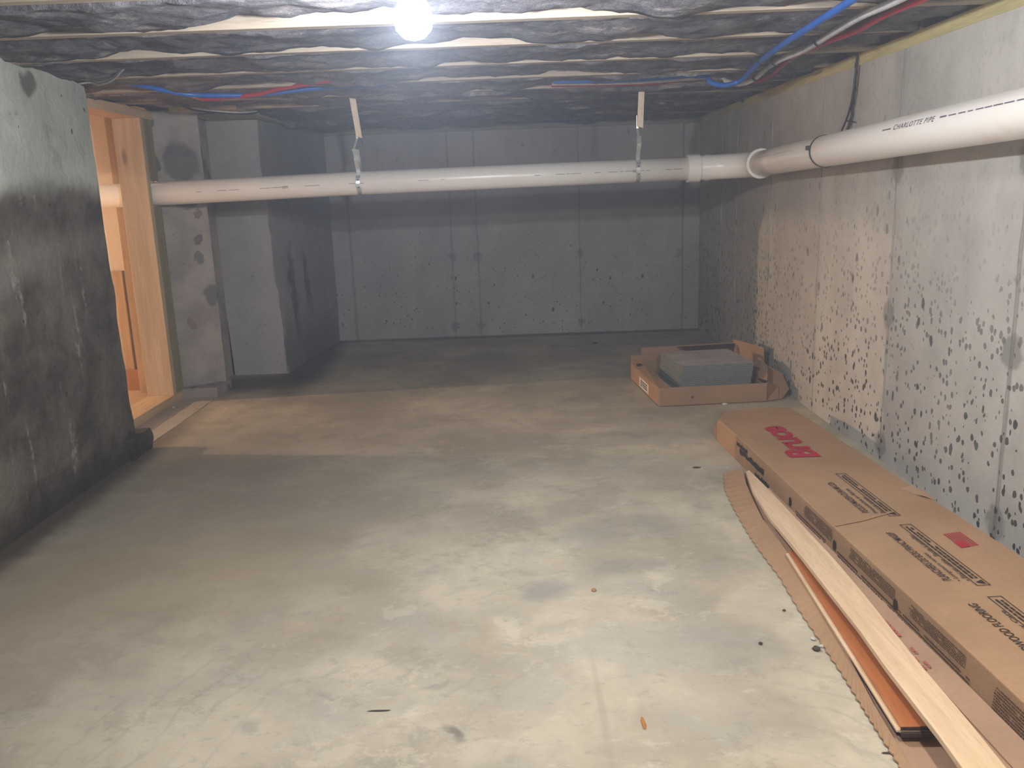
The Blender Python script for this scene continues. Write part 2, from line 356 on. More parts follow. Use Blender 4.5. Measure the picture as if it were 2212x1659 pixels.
rough_slab(bm, (-1.545, 3.27, 0), (0, .19, 0), (0, 0, .085), (1, 0, 0), 8, 5, .012, .2, 9, topj=.02, seed=5, ej=.03)
for v in bm.verts:
    if v.co.y > 3.0: v.co.y -= .03*max(0, v.co.z)/1.445*(v.co.y-3.0)/.36
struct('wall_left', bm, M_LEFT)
# sawn end of the wall on the far side of the opening, then the pillar face, then the wall to the back corner
bm = B(); rough_slab(bm, (-1.775, 4.415, 0), (.195, .125, 0), (0, 0, 1.44), Vector((.125, -.195, 0)).normalized(), 10, 60, .006, .06, 9, seed=4, topj=.02)
box(bm, (-1.83, 4.5, 0), (-1.672, 4.93, 1.44))
box(bm, (-1.775, 4.37, 0), (-1.575, 4.60, .05))
struct('wall_sawn_end', bm, M_SAWN)
bm = B(); rough_slab(bm, (-1.66, 4.93, 0), (.31, 0, 0), (0, 0, 1.435), (0, -1, 0), 16, 70, .003, .25, 8, seed=8, topj=.01, ej=.016)
for v in bm.verts: v.co.x -= .032*v.co.z
struct('wall_pillar', bm, M_PILLAR)
bm = B(); rough_slab(bm, (-1.352, 4.94, 0), (.10, 1.12, 0), (0, 0, 1.435), Vector((1.12, -.1, 0)).normalized(), 40, 50, .006, .2, 3, seed=9)
for v in bm.verts: v.co.x -= .032*v.co.z*max(0, min(1, (6.0-v.co.y)/1.06))
struct('wall_rear_left', bm, M_REARL)
# adjoining room, seen through the framed opening
struct('wall_adjoining', box(B(), (-6.6, 4.66, 0), (-1.83, 4.8, 1.69)), M_DRY)
struct('wall_adjoining_end', box(B(), (-6.7, .6, 0), (-6.6, 4.9, 1.69)), M_DRY)
struct('wall_adjoining_near', box(B(), (-6.6, .5, 0), (-1.9, .6, 1.69)), M_DRY)
struct('baseboard_adjoining', box(B(), (-6.6, 4.605, 0), (-1.9, 4.622, .115)), M_BASEB, bevel=.003)
struct('ceiling', box(B(), (-6.7, -3.2, 1.69), (XR+.2, YB+.2, 1.73)), M_SUB)
# sill plate and rim on the right and back walls, dark timber on the left wall
struct('trim_sill_right', box(B(), (XR-.002, -3, ZP), (XR+.14, YB+.14, ZJ)), M_SILL)
struct('trim_rim_right', box(B(), (XR+.075, -3, ZJ), (XR+.12, YB+.14, 1.69)), M_RIM)
bm = B(); rough_slab(bm, (-1.26, YB-.012, ZP+.001), (2.56, 0, 0), (0, 0, .034), (0, -1, 0), 60, 2, .004, .13, 6, topj=.03, seed=3)
struct('trim_sill_back', bm, m_wood('treated_sill_back', (.20, .21, .16), (.30, .30, .24), 'X', 1.2))
struct('trim_rim_back', box(B(), (-1.5, YB+.03, ZJ), (XR, YB+.08, 1.69)), M_DARKW)
bm = box(B(), (-1.75, -3, 1.425), (-1.585, 3.40, 1.475)); box(bm, (-1.80, -3, 1.47), (-1.66, 3.5, 1.69))
struct('trim_sill_left', bm, M_DARKW)
bm = box(B(), (-1.66, 4.38, 1.44), (-1.33, 6.1, 1.475))
struct('trim_sill_rear_left', bm, m_wood('pale_sill', (.45, .42, .25), (.55, .50, .33), 'Y'))

# ------------------------------------------------------------------ joists and insulation
ORD = ['first', 'second', 'third', 'fourth', 'fifth', 'sixth', 'seventh', 'eighth', 'ninth']
PITCHJ = .4064
ks = list(range(-8, 10))                        # far edge of joist k at y = 2.49 + k*pitch
for k in ks:
    y1 = 2.49+k*PITCHJ; y0 = y1-.038
    if y0 < -2.9 or y1 > YB-.03: continue
    bm = box(B(), (-1.78 if y1 < 3.4 or y1 > 4.4 else -1.90, y0, ZJ), (XR+.072, y1, 1.688))
    o = obj('ceiling_joist', bm, M_JOIST, bevel=.002)
    if k >= 0: lab = 'wooden ceiling joist, %s one beyond the bulb counting toward the back wall' % ORD[k]
    elif k == -1: lab = 'wooden ceiling joist right beside the bulb, crossing the top edge of the photo'
    else: lab = 'wooden ceiling joist out of view behind the bulb, above the camera side of the room'
    tag(o, lab, 'joist', 'ceiling joists')
def batt(ya, yb, xl, xr, seed, droop, base):
    bm = B(); nx = int((xr-xl)/.022); ny = 13; G = []
    for j in range(ny+1):
        row = []
        for i in range(nx+1):
            x = xl+(xr-xl)*i/nx; y = ya+(yb-ya)*j/ny; p = Vector((x, y, seed))
            z = base+.022*noise.noise(p*3.1)+.014*noise.noise(p*8)+.007*noise.noise(p*24)
            e = j/ny
            far = noise.noise(Vector((x*1.1, seed*3.7, 1)))+.5*noise.noise(Vector((x*3.6, seed*2.1, 5)))
            lift = max(0, far-.34)*.11
            if e > .8: z += min(.05, lift*(e-.8)/.2)             # pulled up off the joist in places
            if e > .85 or e < .12: z -= droop*max(0, .25+noise.noise(Vector((x*2.2, seed*5, e)))*1.4)
            if i < 3: z += .02*(3-i)
            row.append(bm.verts.new((x, y, min(z, 1.56))))
        G.append(row)
    xo = [.03*noise.noise(Vector((0, j*.35, seed*9)))*2 for j in range(ny+1)]
    for j in range(ny+1):
        for i in range(nx-6, nx+1): G[j][i].co.x += xo[j]
    for j in range(ny):
        for i in range(nx): bm.faces.new((G[j][i], G[j][i+1], G[j+1][i+1], G[j+1][i]))
    loop = [G[0][i] for i in range(nx+1)]+[G[j][nx] for j in range(1, ny+1)]+[G[ny][i] for i in range(nx-1, -1, -1)]+[G[j][0] for j in range(ny-1, 0, -1)]
    tp = [bm.verts.new((q.co.x, q.co.y, 1.60)) for q in loop]; n = len(loop)
    for i in range(n): bm.faces.new((loop[i], tp[i], tp[(i+1) % n], loop[(i+1) % n]))
    bm.faces.new(tp)
    return bm
for k in ks:
    ya = 2.49+k*PITCHJ+.001; yb = ya+PITCHJ-.040
    if ya < -2.9: continue
    if yb > YB: yb = YB-.02
    if yb-ya < .1: continue
    far = max(0, min(1, (ya-3.2)/1.6))
    o = obj('insulation_batt', batt(ya, yb, -1.72 if ya < 3.3 or ya > 4.3 else -1.86, XR-.05 if k != 1 else XR-.02, k*1.37+5, .009+.024*far, 1.458-.005*far), M_BATT, smooth=True)
    if k >= 0: lab = 'dark grey insulation batt in the %s bay beyond the bulb, counting toward the back wall' % ORD[min(k, 8)]
    elif k == -1: lab = 'dark grey insulation batt washed bright by the bulb at the top of the photo'
    else: lab = 'dark grey insulation batt out of view above the camera side of the room'
    tag(o, lab, 'insulation', 'insulation batts between the joists')

# ------------------------------------------------------------------ framed opening on the left
X0, X1 = -1.895, -1.76
tag(obj('bottom_plate', box(B(), (X0, 3.15, 0), (X1, 4.40, .042)), M_PLATEL, bevel=.002), 'pale pine bottom plate lying on the floor across the left opening', 'lumber')
tag(obj('top_plate', box(B(), (X0-.0, 3.15, 1.405), (X1, 4.42, ZJ-.001)), M_RIM, bevel=.002), 'wooden top plate over the left opening, above the upright studs', 'lumber')
tag(obj('wall_stud', box(B(), (X0, 4.262, .042), (X1, 4.30, 1.405)), M_STUD, bevel=.002), 'tan knotty upright stud in the left opening, its broad face to the room', 'lumber')
bm = box(B(), (X0+.01, 4.301, .042), (X1, 4.40, .99)); box(bm, (X0+.01, 4.301, 1.112), (X1, 4.40, 1.405))
tag(obj('treated_stud', bm, M_TREAT, bevel=.002), 'dark olive treated stud behind the tan stud, the white pipe passing through it', 'lumber')
tag(obj('corner_stud', box(B(), (-2.055, 4.54, .0), (-1.99, 4.603, 1.60)), M_STUD, bevel=.002), 'orange-lit narrow stud standing just behind the opening, against the drywall', 'lumber')
tag(obj('leaning_board', box(B(), (-2.19, 4.624, 0), (-2.108, 4.659, .655)), M_STUD, bevel=.002), 'short orange-lit board upright against the drywall beside the lilac sheet', 'board')
tag(obj('lilac_sheet', box(B(), (-2.106, 4.640, 0), (-2.022, 4.659, .645)), M_LAV, bevel=.001), 'narrow pale lilac sheet against the drywall, seen through the left opening', 'panel')
tag(obj('light_cutoff_beam', box(B(), (-3.45, .6, 1.30), (-3.37, 4.66, 1.688)), M_RIM), 'added unseen beam inside the adjoining room, cutting off the top of the warm light', 'beam')  # unseen beam, added to cut the warm light softly on the right wall

# ------------------------------------------------------------------ drain pipe
R = .0572
def run_axis(x): return Vector((x, 4.36-.0*(x), 1.083-.0105*(.95-x)))
PA = Vector((-2.6, 4.36, 1.045)); 
lat = [(-2.6, 4.36, 1.04), (-1.7, 4.36, 1.050), (-.745, 4.36, 1.066), (-.005, 4.36, 1.072), (.93, 4.36, 1.080)]
drain = thing('drain_pipe', 'white plastic drain pipe crossing the room and running on along the right wall', 'pipe', (-.4, 4.36, 1.0))
obj('cross_pipe', tube(B(), lat, R, 40), M_PVC, drain, smooth=True)
E0 = Vector((.93, 4.36, 1.080)); E1 = Vector((1.178, 4.14, 1.086)); cor = Vector((1.165, 4.35, 1.084))
arc = [E0.lerp(cor, u)*(1-u)+cor.lerp(E1, u)*u for u in [i/14 for i in range(15)]]
elbow = obj('elbow', tube(B(), arc, R*1.05, 40), M_PVC, drain, smooth=True)
def ring(c, d, r0, r1, w, mat, name, parent, seg=48):
    d = Vector(d).normalized(); c = Vector(c); bm = B()
    tube(bm, [c-d*w/2, c-d*w/2, c+d*w/2, c+d*w/2], [r0, r1, r1, r0], seg); return obj(name, bm, mat, parent)
ring((.905, 4.36, 1.0795), (1, 0, 0), R, R*1.18, .06, M_PVC, 'hub', elbow)
ring((.975, 4.36, 1.0807), (1, .02, 0), R, R*1.10, .022, M_PVC, 'hub', elbow)
ring(E1+Vector((0, .01, 0)), (0, 1, 0), R, R*1.2, .03, M_PVC, 'hub', elbow)
W0 = E1; W1 = Vector((1.178, 1.2, 1.152)); 
wallpipe = obj('wall_pipe', tube(B(), [W0.lerp(W1, i/12) for i in range(13)], R, 48), M_PVC2, drain, smooth=True)

def text_verts(s, bold=0.0, space=1.0):
    cu = bpy.data.curves.new('t', 'FONT'); cu.body = s; cu.offset = bold; cu.space_character = space; cu.resolution_u = 3
    o = bpy.data.objects.new('t', cu); COL.objects.link(o); bpy.context.view_layer.update()
    dg = bpy.context.evaluated_depsgraph_get(); me = o.evaluated_get(dg).to_mesh()
    V = [v.co.copy() for v in me.vertices]; Fc = [tuple(p.vertices) for p in me.polygons]
    o.evaluated_get(dg).to_mesh_clear(); bpy.data.objects.remove(o); bpy.data.curves.remove(cu)
    x0 = min(v.x for v in V); x1 = max(v.x for v in V); y0 = min(v.y for v in V); y1 = max(v.y for v in V)
    return [((v.x-x0)/(x1-x0), (v.y-y0)/(y1-y0)) for v in V], Fc
def put_text(bm, s, fn, bold=0.0, space=1.0):
    """fn maps (u,v) in 0..1 to the surface"""
    uv, Fc = text_verts(s, bold, space); vs = [bm.verts.new(fn(u, v)) for u, v in uv]
    for f in Fc:
        try: bm.faces.new([vs[i] for i in f])
        except ValueError: pass
    return bm
def bars(bm, fn, n, rows, fill=.8, rnd=random):
    """rows of short dashes: print too small to read"""
    for r in range(rows):
        u = 0
        while u < .97:
            l = rnd.uniform(.02, .07); u2 = min(1, u+l)
            if rnd.random() < fill:
                v0 = (r+.22)/rows; v1 = (r+.78)/rows
                vs = [bm.verts.new(fn(a, b)) for a, b in ((u, v0), (u2, v0), (u2, v1), (u, v1))]; bm.faces.new(vs)
            u = u2+rnd.uniform(.006, .015)
    return bm
def obj2(name, bm, mat, parent, nudge=None, label=None):
    me = bpy.data.meshes.new(name); bmesh.ops.translate(bm, verts=bm.verts, vec=-root_loc(parent)); bm.to_mesh(me); bm.free(); me.materials.append(mat)
    o = bpy.data.objects.new(name, me); COL.objects.link(o); o.parent = parent
    if label: o['label'] = label
    return o
# print on the wall run: the surface point that faces into the room and slightly up
def on_wallpipe(ya, yb, ang0, ang1, r=R+.0006):
    def f(u, v):
        y = ya+(yb-ya)*u; s = (W0.y-y)/(W0.y-W1.y); c = W0.lerp(W1, s); a = ang0+(ang1-ang0)*v
        return Vector((c.x-math.cos(a)*r, y, c.z+math.sin(a)*r))
    return f
bm = B(); put_text(bm, 'CHARLOTTE PIPE', on_wallpipe(2.60, 2.355, .26, .53), .012, 1.15)
obj2('printed_lettering', bm, M_INK, wallpipe)
bm = B(); rn = random.Random(3)
bm.free()
for q, k in (((2.675, 2.615, .30, .42), 1), ((2.325, 2.29, .33, .47), 1), ((2.28, 1.5, .34, .44), .85), ((4.05, 3.5, .33, .37), .95)):
    obj2('printed_line', bars(B(), on_wallpipe(*q), 1, 1, k, rn), M_INK, wallpipe)
def on_cross(xa, xb, ang0, ang1, r=R+.0006):
    def f(u, v):
        x = xa+(xb-xa)*u
        for a, b in zip(lat, lat[1:]):
            if a[0] <= x <= b[0]: c = Vector(a).lerp(Vector(b), (x-a[0])/(b[0]-a[0]))
        q = ang0+(ang1-ang0)*v; return Vector((x, c.y-math.cos(q)*r, c.z+math.sin(q)*r))
    return f
rn = random.Random(5)
for a, b, k in ((-1.70, -.62, .55), (.12, .86, .6), (-.45, -.40, 1), (-.34, -.32, 1)): obj2('printed_line', bars(B(), on_cross(a, b, -.06, -.0), 1, 1, k, rn), M_INK, drain)
for x in (-1.12, .60): obj2('printed_mark', bars(B(), on_cross(x, x+.03, -.16, .08), 1, 3, .9, rn), M_INK, drain)

# ------------------------------------------------------------------ hangers and straps
def strip(bm, pts, wvec, th):
    """flat band along pts, width vector wvec"""
    P = [Vector(p) for p in pts]; w = Vector(wvec); rows = []
    for i, p in enumerate(P):
        d = (P[min(i+1, len(P)-1)]-P[max(i-1, 0)]).normalized(); n = d.cross(w).normalized()*th/2
        rows.append([bm.verts.new(p+s*w/2+q*n) for s, q in ((-1, -1), (1, -1), (1, 1), (-1, 1))])
    for a, b in zip(rows, rows[1:]):
        for k in range(4): bm.faces.new((a[k], a[(k+1) % 4], b[(k+1) % 4], b[k]))
    bm.faces.new(rows[0][::-1]); bm.faces.new(rows[-1]); return bm
def hanger(xp, zc, xs, ztop, zbot, lean, label):
    h = thing('pipe_hanger', label, 'hanger', (xp, 4.36, zc), 'pipe hangers')
    ys = 4.15
    bm = B(); w = .028
    a = Vector((xs+lean, ys, ztop)); b = Vector((xs, ys+.06, zbot))
    prism(bm, [a+Vector((-w/2, 0, .0)), a+Vector((w/2, 0, .012)), b+Vector((w/2, 0, -.01)), b+Vector((-w/2, 0, 0))], (0, .008, 0))
    obj('wooden_lath', bm, M_LATH, h, 'cream wooden lath nailed to the joist', bevel=.001)
    bm = B(); r = R+.004
    top = Vector((xp-.004, 4.27, zbot-.055)); mid = Vector((xp, 4.32, zc+.105))
    pts = [b+Vector((-.012, .012, .05)), b+Vector((-.012, .012, -.01)), top, mid+Vector((0, -.028, 0))]
    arc = [(xp+.002*math.sin(i), 4.36-math.cos(q)*r, zc+math.sin(q)*r) for i, q in enumerate([math.radians(d) for d in range(62, -250, -13)])]
    strip(bm, pts[:3], (.010, 0, 0), .0012)
    obj('strap_twist', bm, M_STEEL, h)
    bm = B(); strip(bm, [top, top.lerp(mid, .5)+Vector((.003, -.012, 0)), mid+Vector((0, -.028, 0))]+arc+[(xp+.004, 4.335, zc+.10), (xp+.004, 4.31, zc+.16)], (.020, .002, 0), .0016)
    o = obj('metal_strap', bm, M_STEEL, h, 'galvanised perforated strap looped under the pipe')
    for q in (15, -20, -60):
        bm = B(); bmesh.ops.create_cone(bm, cap_ends=True, segments=10, radius1=.0035, radius2=.0035, depth=.0022, matrix=Matrix.Translation((xp, 4.36-math.cos(math.radians(q))*(r+.0008), zc+math.sin(math.radians(q))*(r+.0008))) @ Matrix.Rotation(math.radians(90+q), 4, 'X'))
        obj('strap_hole', bm, M_EDGE, o)
    bm = B(); bmesh.ops.create_icosphere(bm, subdivisions=2, radius=.006, matrix=Matrix.Translation(mid+Vector((0, -.03, .012)))); obj('bolt', bm, M_STEEL, h, smooth=True)
pr = aty(1376, 366, 4.36); pl = aty(778, 393, 4.36)
s1 = aty(1385, 230, 4.18); s2 = aty(770, 250, 4.18)
hanger(pr.x, 1.081, s1.x, ZJ+.03, aty(1385, 271, 4.18).z, .0, 'cream lath and steel strap hanger holding the pipe near its elbow, on the right')
hanger(pl.x, 1.0655, s2.x, ZJ+.03, aty(772, 293, 4.18).z, -.012, 'cream lath and steel strap hanger holding the pipe on the left')
ps = atx(1778, 320, 1.15)
yS = 3.30; sS = (W0.y-yS)/(W0.y-W1.y); cS = W0.lerp(W1, sS)
sp = thing('pipe_strap', 'thin black strap looped round the white pipe on the right wall', 'strap', tuple(cS))
bm = B(); strip(bm, [cS+Vector((math.cos(q)*(R+.002), .008*math.sin(q), math.sin(q)*(R+.002))) for q in [2*math.pi*i/40 for i in range(41)]], (0, .010, 0), .002); obj('strap_band', bm, M_STRAPP, sp)
obj('strap_buckle', box(B(), cS+Vector((-.072, -.006, .006)), cS+Vector((-.058, .010, .022))), M_STRAPP, sp, bevel=.002)
# black wires down the right wall
wr = [atx(*p, XR-.012) for p in ((1853, 84), (1850, 140), (1845, 200), (1839, 250), (1832, 282))]
wr2 = [atx(*p, XR-.022) for p in ((1850, 140), (1843, 200), (1833, 245), (1818, 283))]
hw = thing('hanging_wire', 'dark twisted wire hanging from the sill down behind the pipe on the right wall', 'wire', tuple(wr[0]))
bm = B(); P = smooth_path(wr, 14); tube(bm, P, .0045, 8); tube(bm, [p+Vector((0, .004*math.cos(i*.8), .0)) + Vector((.004*math.sin(i*.8), 0, 0)) for i, p in enumerate(P)], .0028, 6)
obj('strand', bm, M_WIRE, hw, smooth=True); obj('strand', tube(B(), smooth_path(wr2, 8), .004, 8), M_WIRE, hw, smooth=True)
a = atx(1826, 261, XR-.02); b = atx(1843, 263, XR-.02); obj('tie', tube(B(), [a, b], .003, 6), M_STRAPP, hw)

# ------------------------------------------------------------------ water lines and cables
def pex(name, pts, r, mat, label, cat='pipe', group=None, clips=()):
    P = smooth_path(pts, 8); root = thing(name, label, cat, tuple(P[0]), group)
    obj('tubing', tube(B(), P, r, 14), mat, root, smooth=True)
    for c in clips:
        i = int(c*(len(P)-2)); d = (P[i+1]-P[i]).normalized(); bm = B(); tube(bm, [P[i]-d*.009, P[i]+d*.009], r+.004, 14)
        obj('clip', bm, M_STRAPP, root)
    return root
z = 1.436; rp = .0105
pex('water_line', [(.83, 1.0, z), (.84, 1.9, z)]+[atz(*p, z) for p in ((1840, 0), (1770, 45), (1700, 90), (1640, 135))]+[aty(1605, 170, 3.72), aty(1585, 180, 3.78), aty(1560, 184, 3.82), aty(1535, 178, 3.85), aty(1512, 163, 3.88)]+[(.55, 3.92, 1.455), (.2, 3.93, 1.462)], rp, M_BLUE, 'blue plastic water line under the joists at the upper right', group='water lines at the upper right', clips=(.42,))
pex('water_line', [(1.0, 1.0, z), (.99, 1.9, z)]+[atz(*p, z) for p in ((1940, 0), (1860, 35), (1800, 70), (1740, 107))]+[aty(1690, 127, 3.3), aty(1658, 146, 3.55), aty(1630, 170, 3.75), aty(1600, 181, 3.85), aty(1570, 176, 3.93), aty(1545, 165, 3.97)]+[(.6, 4.0, 1.455), (.2, 4.0, 1.462)], rp, M_WHITEP, 'whitish plastic water line between the blue and the red at the upper right', group='water lines at the upper right', clips=(.35, .5, .62))
pex('water_line', [(1.12, 1.0, z), (1.08, 1.9, z)]+[atz(*p, z) for p in ((1985, 0), (1910, 32), (1850, 65), (1790, 88))]+[aty(1720, 118, 3.2), aty(1690, 140, 3.5), aty(1662, 164, 3.78), aty(1630, 176, 3.95), aty(1595, 170, 4.02), aty(1560, 160, 4.04)]+[(.65, 4.05, 1.455), (.2, 4.05, 1.462)], rp, M_REDP, 'red plastic water line nearest the right wall at the upper right', group='water lines at the upper right', clips=(.5,))
pex('water_line', [aty(186, 150, 3.3), aty(240, 170, 3.4), aty(300, 183, 3.55), aty(400, 203, 3.68), aty(480, 206, 3.72), aty(560, 204, 3.76), (-.8, 3.80, 1.455), (-.5, 3.85, 1.462)], .010, M_BLUE, 'blue plastic water line under the joists at the upper left', group='water lines at the upper left')
pex('water_line', [(-1.35, 3.78, 1.45), aty(440, 213, 3.74), aty(500, 209, 3.74), aty(560, 203, 3.74), aty(605, 192, 3.70), (-.7, 3.62, 1.462)], .009, M_REDP, 'red plastic water line under the joists at the upper left', group='water lines at the upper left')
for k, (dz, dx) in enumerate(((0, 0), (.012, .01))):
    pex('electric_cable', [(-1.72, 3.30, 1.425-dz), aty(184, 173+k*6, 3.32), aty(214, 177+k*6, 3.28), aty(243, 168+k*5, 3.2), aty(262, 150+k*4, 3.12), aty(270+k*8, 136, 3.08)], .0035, M_CABLE,
        ('upper' if k == 0 else 'lower')+' of the two grey cables looping up from the top of the left wall', 'cable', 'grey cables by the left wall')
pex('electric_cable', [aty(330, 196, 3.9), aty(362, 213, 4.1), aty(392, 228, 4.3), aty(425, 239, 4.36), aty(480, 244, 4.45), aty(540, 246, 4.6), aty(565, 238, 4.75)], .0042, M_WIRE, 'black cable sagging over the top of the rear left pillar', 'cable')
pex('electric_cable', [aty(372, 214, 4.0), aty(392, 222, 4.22), aty(425, 234, 4.3), aty(470, 240, 4.38), aty(520, 243, 4.5), aty(555, 240, 4.65)], .004, M_CABLE2, 'white cable running just above the black one over the rear left pillar', 'cable')

# ------------------------------------------------------------------ bulbs
def bulb(loc, glow, label, r=.042, top=ZJ+.03):
    x, y, z_ = loc; t_ = thing('light_bulb', label, 'lamp', (x, y, top))
    bm = B(); prof = [(0, -r), (r*.5, -r*.87), (r*.87, -r*.5), (r, 0), (r*.87, r*.5), (r*.6, r*1.0), (r*.42, r*1.5)]
    tube(bm, [(x, y, z_+h) for _, h in prof], [max(q, .0008) for q, _ in prof], 28); obj('glass_bulb', bm, glow, t_, smooth=True)
    bm = B(); tube(bm, [(x, y, z_+r*1.45), (x, y, z_+r*1.45+.025)], r*.44, 24); obj('screw_base', bm, M_STEEL, t_, smooth=False)
    bm = B(); tube(bm, [(x, y, z_+r*1.45+.012), (x, y, z_+r*1.45+.03), (x, y, z_+r*1.45+.031), (x, y, top+.01)], [.022, .026, .05, .055], 28); obj('lampholder', bm, M_PORC, t_)
    return t_
L1 = (-.19, 1.90, 1.355)
bulb(L1, M_BULB, 'glowing bare bulb under the joists at the top edge of the photo, left of centre')
L2 = (-5.5, 3.86, 1.50)
bulb(L2, M_BULBW, 'warm glowing bulb in the adjoining room, hidden beyond the left wall', top=1.66)
L3 = (.70, .62, 1.375)  # added bulb, never in view; brightens the near floor and right wall
bulb(L3, M_BULB, 'added bulb above the view, unseen, brightening the near floor and right wall')
def light(name, loc, power, col, size):
    d = bpy.data.lights.new(name, 'POINT'); d.energy = power; d.color = col; d.shadow_soft_size = size
    o = bpy.data.objects.new(name, d); COL.objects.link(o); o.location = loc; return o
light('bulb_light', L1, 35, (.96, .97, 1.0), .022)
light('adjoining_bulb_light', L2, 270, (1.0, .72, .47), .03)
light('added_fill_light', L3, 36, (1.0, .92, .80), .04)  # fill from the added unseen bulb
scn.world = bpy.data.worlds.new('world'); scn.world.use_nodes = True
scn.world.node_tree.nodes['Background'].inputs[0].default_value = (.5, .55, .65, 1); scn.world.node_tree.nodes['Background'].inputs[1].default_value = .02
vs = scn.world.node_tree.nodes.new('ShaderNodeVolumeScatter'); vs.inputs['Color'].default_value = (.70, .80, 1, 1); vs.inputs['Density'].default_value = .029; vs.inputs['Anisotropy'].default_value = .2  # haze added to the air, standing in for lens glare round the bulb
scn.world.node_tree.links.new(vs.outputs[0], scn.world.node_tree.nodes['World Output'].inputs['Volume'])

# ------------------------------------------------------------------ closed flooring carton
ZB = .09
def lx(y): return .872+(.792-.872)*(y-1.343)/(3.307-1.343)     # left top edge of the carton
def rx(y): return 1.21+(1.136-1.21)*(y-1.922)/(3.25-1.922)
e1 = Vector((-.0407, .9992, 0)); e2 = Vector((-.9992, -.0407, 0))   # reading direction, letter-up direction
carton = thing('flooring_carton', 'long closed brown cardboard flooring carton with big red lettering, along the right wall', 'carton', (1.0, 2.2, 0))
bm = B()
ys = [.95+i*.16 for i in range(15)]+[3.28]
Lt = [(lx(y), y, ZB+.0015*math.sin(y*5)) for y in ys]; far = [(.845, 3.405, ZB-.004), (1.0, 3.455, ZB-.006), (1.125, 3.47, ZB-.012)]
Rt = [(min(rx(y), XR-.01), y, ZB+.0015*math.sin(y*4)) for y in ys]
top = Lt+far+Rt[::-1]
prism(bm, top, [(-.004 if i < len(Lt) else (0.0 if i < len(Lt)+3 else .002), 0, -(p[2])) for i, p in enumerate(top)])
body = obj('carton_body', bm, M_CARD, carton, bevel=.0025)
bm = B(); prism(bm, [(lx(3.28)-.003, 3.28, ZB-.006), (.838, 3.408, ZB-.012), (.80, 3.40, .012), (.785, 3.26, .004)], (.006, -.004, 0)); obj('end_flap', bm, M_CARD2, carton)
def on_top(p, L, H, z0=ZB+.0026):
    p = Vector((p[0], p[1], z0))
    return lambda u, v: p+e1*(L*u)+e2*(H*v)
bm = B(); put_text(bm, 'Bruce', on_top((1.018, 2.757), .385, .108), .035, .92); obj2('red_lettering', bm, M_RED, carton, label='large red printed name')
rn = random.Random(11)
def block(x, y, L, title, lines, boxed, tsize=.020):
    bm = B(); put_text(bm, title, on_top((x, y), L, tsize), .010, 1.0)
    xx = x+.022
    for s, frac in lines:
        put_text(bm, s, on_top((xx, y-.005), L*frac, .0125), .01); xx += .0195
    # boxed warning line with its triangle
    x2 = xx+.012; Lb = L*boxed; f = on_top((x2, y-.03), Lb, .032)
    for (a, b, c, d) in ((0, 0, 1, .07), (0, .93, 1, 1), (0, 0, .007, 1), (.993, 0, 1, 1)):
        bm.faces.new([bm.verts.new(f(*q)) for q in ((a, b), (c, b), (c, d), (a, d))])
    bm.faces.new([bm.verts.new(f(*q)) for q in ((.02, .2), (.075, .2), (.047, .8))])
    bars(bm, lambda u, v: f(.10+.86*u, .2+.6*v), 1, 2, .97, rn)
    obj2('printed_panel', bm, M_BLACK, carton)
block(.970, 2.245, .255, 'PISOS DE MADERA DURA MACIZA', [('Preacabados en fabrica', .78), ('Facil de instalar', .5)], 1.42)
block(.984, 1.818, .285, 'PLANCHERS DE BOIS FRANC MASSIF', [('\u2022 Longueurs variées', .55), ('\u2022 Fini en usine   Facile à installer', .95)], 1.28)
block(.992, 1.405, .300, 'SOLID HARDWOOD FLOORING', [('\u2022 Varied lengths', .5), ('\u2022 Prefinished   Easy Care', .9)], 1.2)
bm = B(); f = on_top((1.146, 1.995), .088, .052)
for i in range(7):
    a = i/7; sk = .0
    q = [(0.0 if True else 0, a+.02), (1.0, a+.02), (1.0, a+.095), (0.0, a+.095)]
    bm.faces.new([bm.verts.new(f(u-.12*v+.1, v)) for u, v in q])
bm.faces.new([bm.verts.new(f(u-.12*v+.1, v)+Vector((0, 0, .0003))) for u, v in ((0, .45), (.42, .45), (.42, 1), (0, 1))])
obj2('red_flag_mark', bm, M_RED, carton, label='small red striped flag mark')
# creased seam across the lid and a torn spot by the wall
bm = B(); tube(bm, [(lx(2.17)+.004, 2.16, ZB+.001), (.93, 2.19, ZB+.0022), (1.02, 2.235, ZB+.0022)], .0022, 6); obj('crease', bm, M_CARDIN, carton)
p0 = atz(1985, 1068, ZB); bm = B()
prism(bm, [p0+Vector((-.03, .05, .003)), p0+Vector((.0, .05, .010)), p0+Vector((.022, .0, .006)), p0+Vector((.02, -.05, .003)), p0+Vector((-.0, -.03, .009)), p0+Vector((-.014, .0, .003))], (0, 0, -.003)); obj('torn_flap', bm, M_CARDIN, carton)
# print blocks, slots and marks on the side that faces the room
def on_side(y0, y1, z0, z1, off=.0035):
    def f(u, v):
        y = y0+(y1-y0)*u; z_ = z0+(z1-z0)*v
        return Vector((lx(y)-off-.004*(1-z_/ZB), y, z_))
    return f
rn = random.Random(21)
for ya, yb, za, zb, rows in ((2.16, 2.36, .045, .080, 7), (2.20, 2.42, .012, .038, 3), (1.81, 2.05, .050, .080, 6), (1.80, 2.12, .012, .040, 3), (1.52, 1.74, .052, .080, 6), (1.50, 1.79, .014, .044, 4), (1.27, 1.42, .022, .078, 9), (1.30, 1.48, .008, .02, 2)):
    obj2('fine_print', bars(B(), on_side(ya, yb, za, zb), 1, rows, .95, rn), M_SIDEINK, carton)
for y in (2.46, 2.13, 1.79):
    bm = B(); f = on_side(y, y+.018, .030, .062); bm.faces.new([bm.verts.new(f(*q)+Vector((-.0006, 0, 0))) for q in ((.2, 0), (.9, .1), (1, .7), (.5, 1), (0, .5))])
    obj2('punched_slot', bm, M_BLACK, carton)
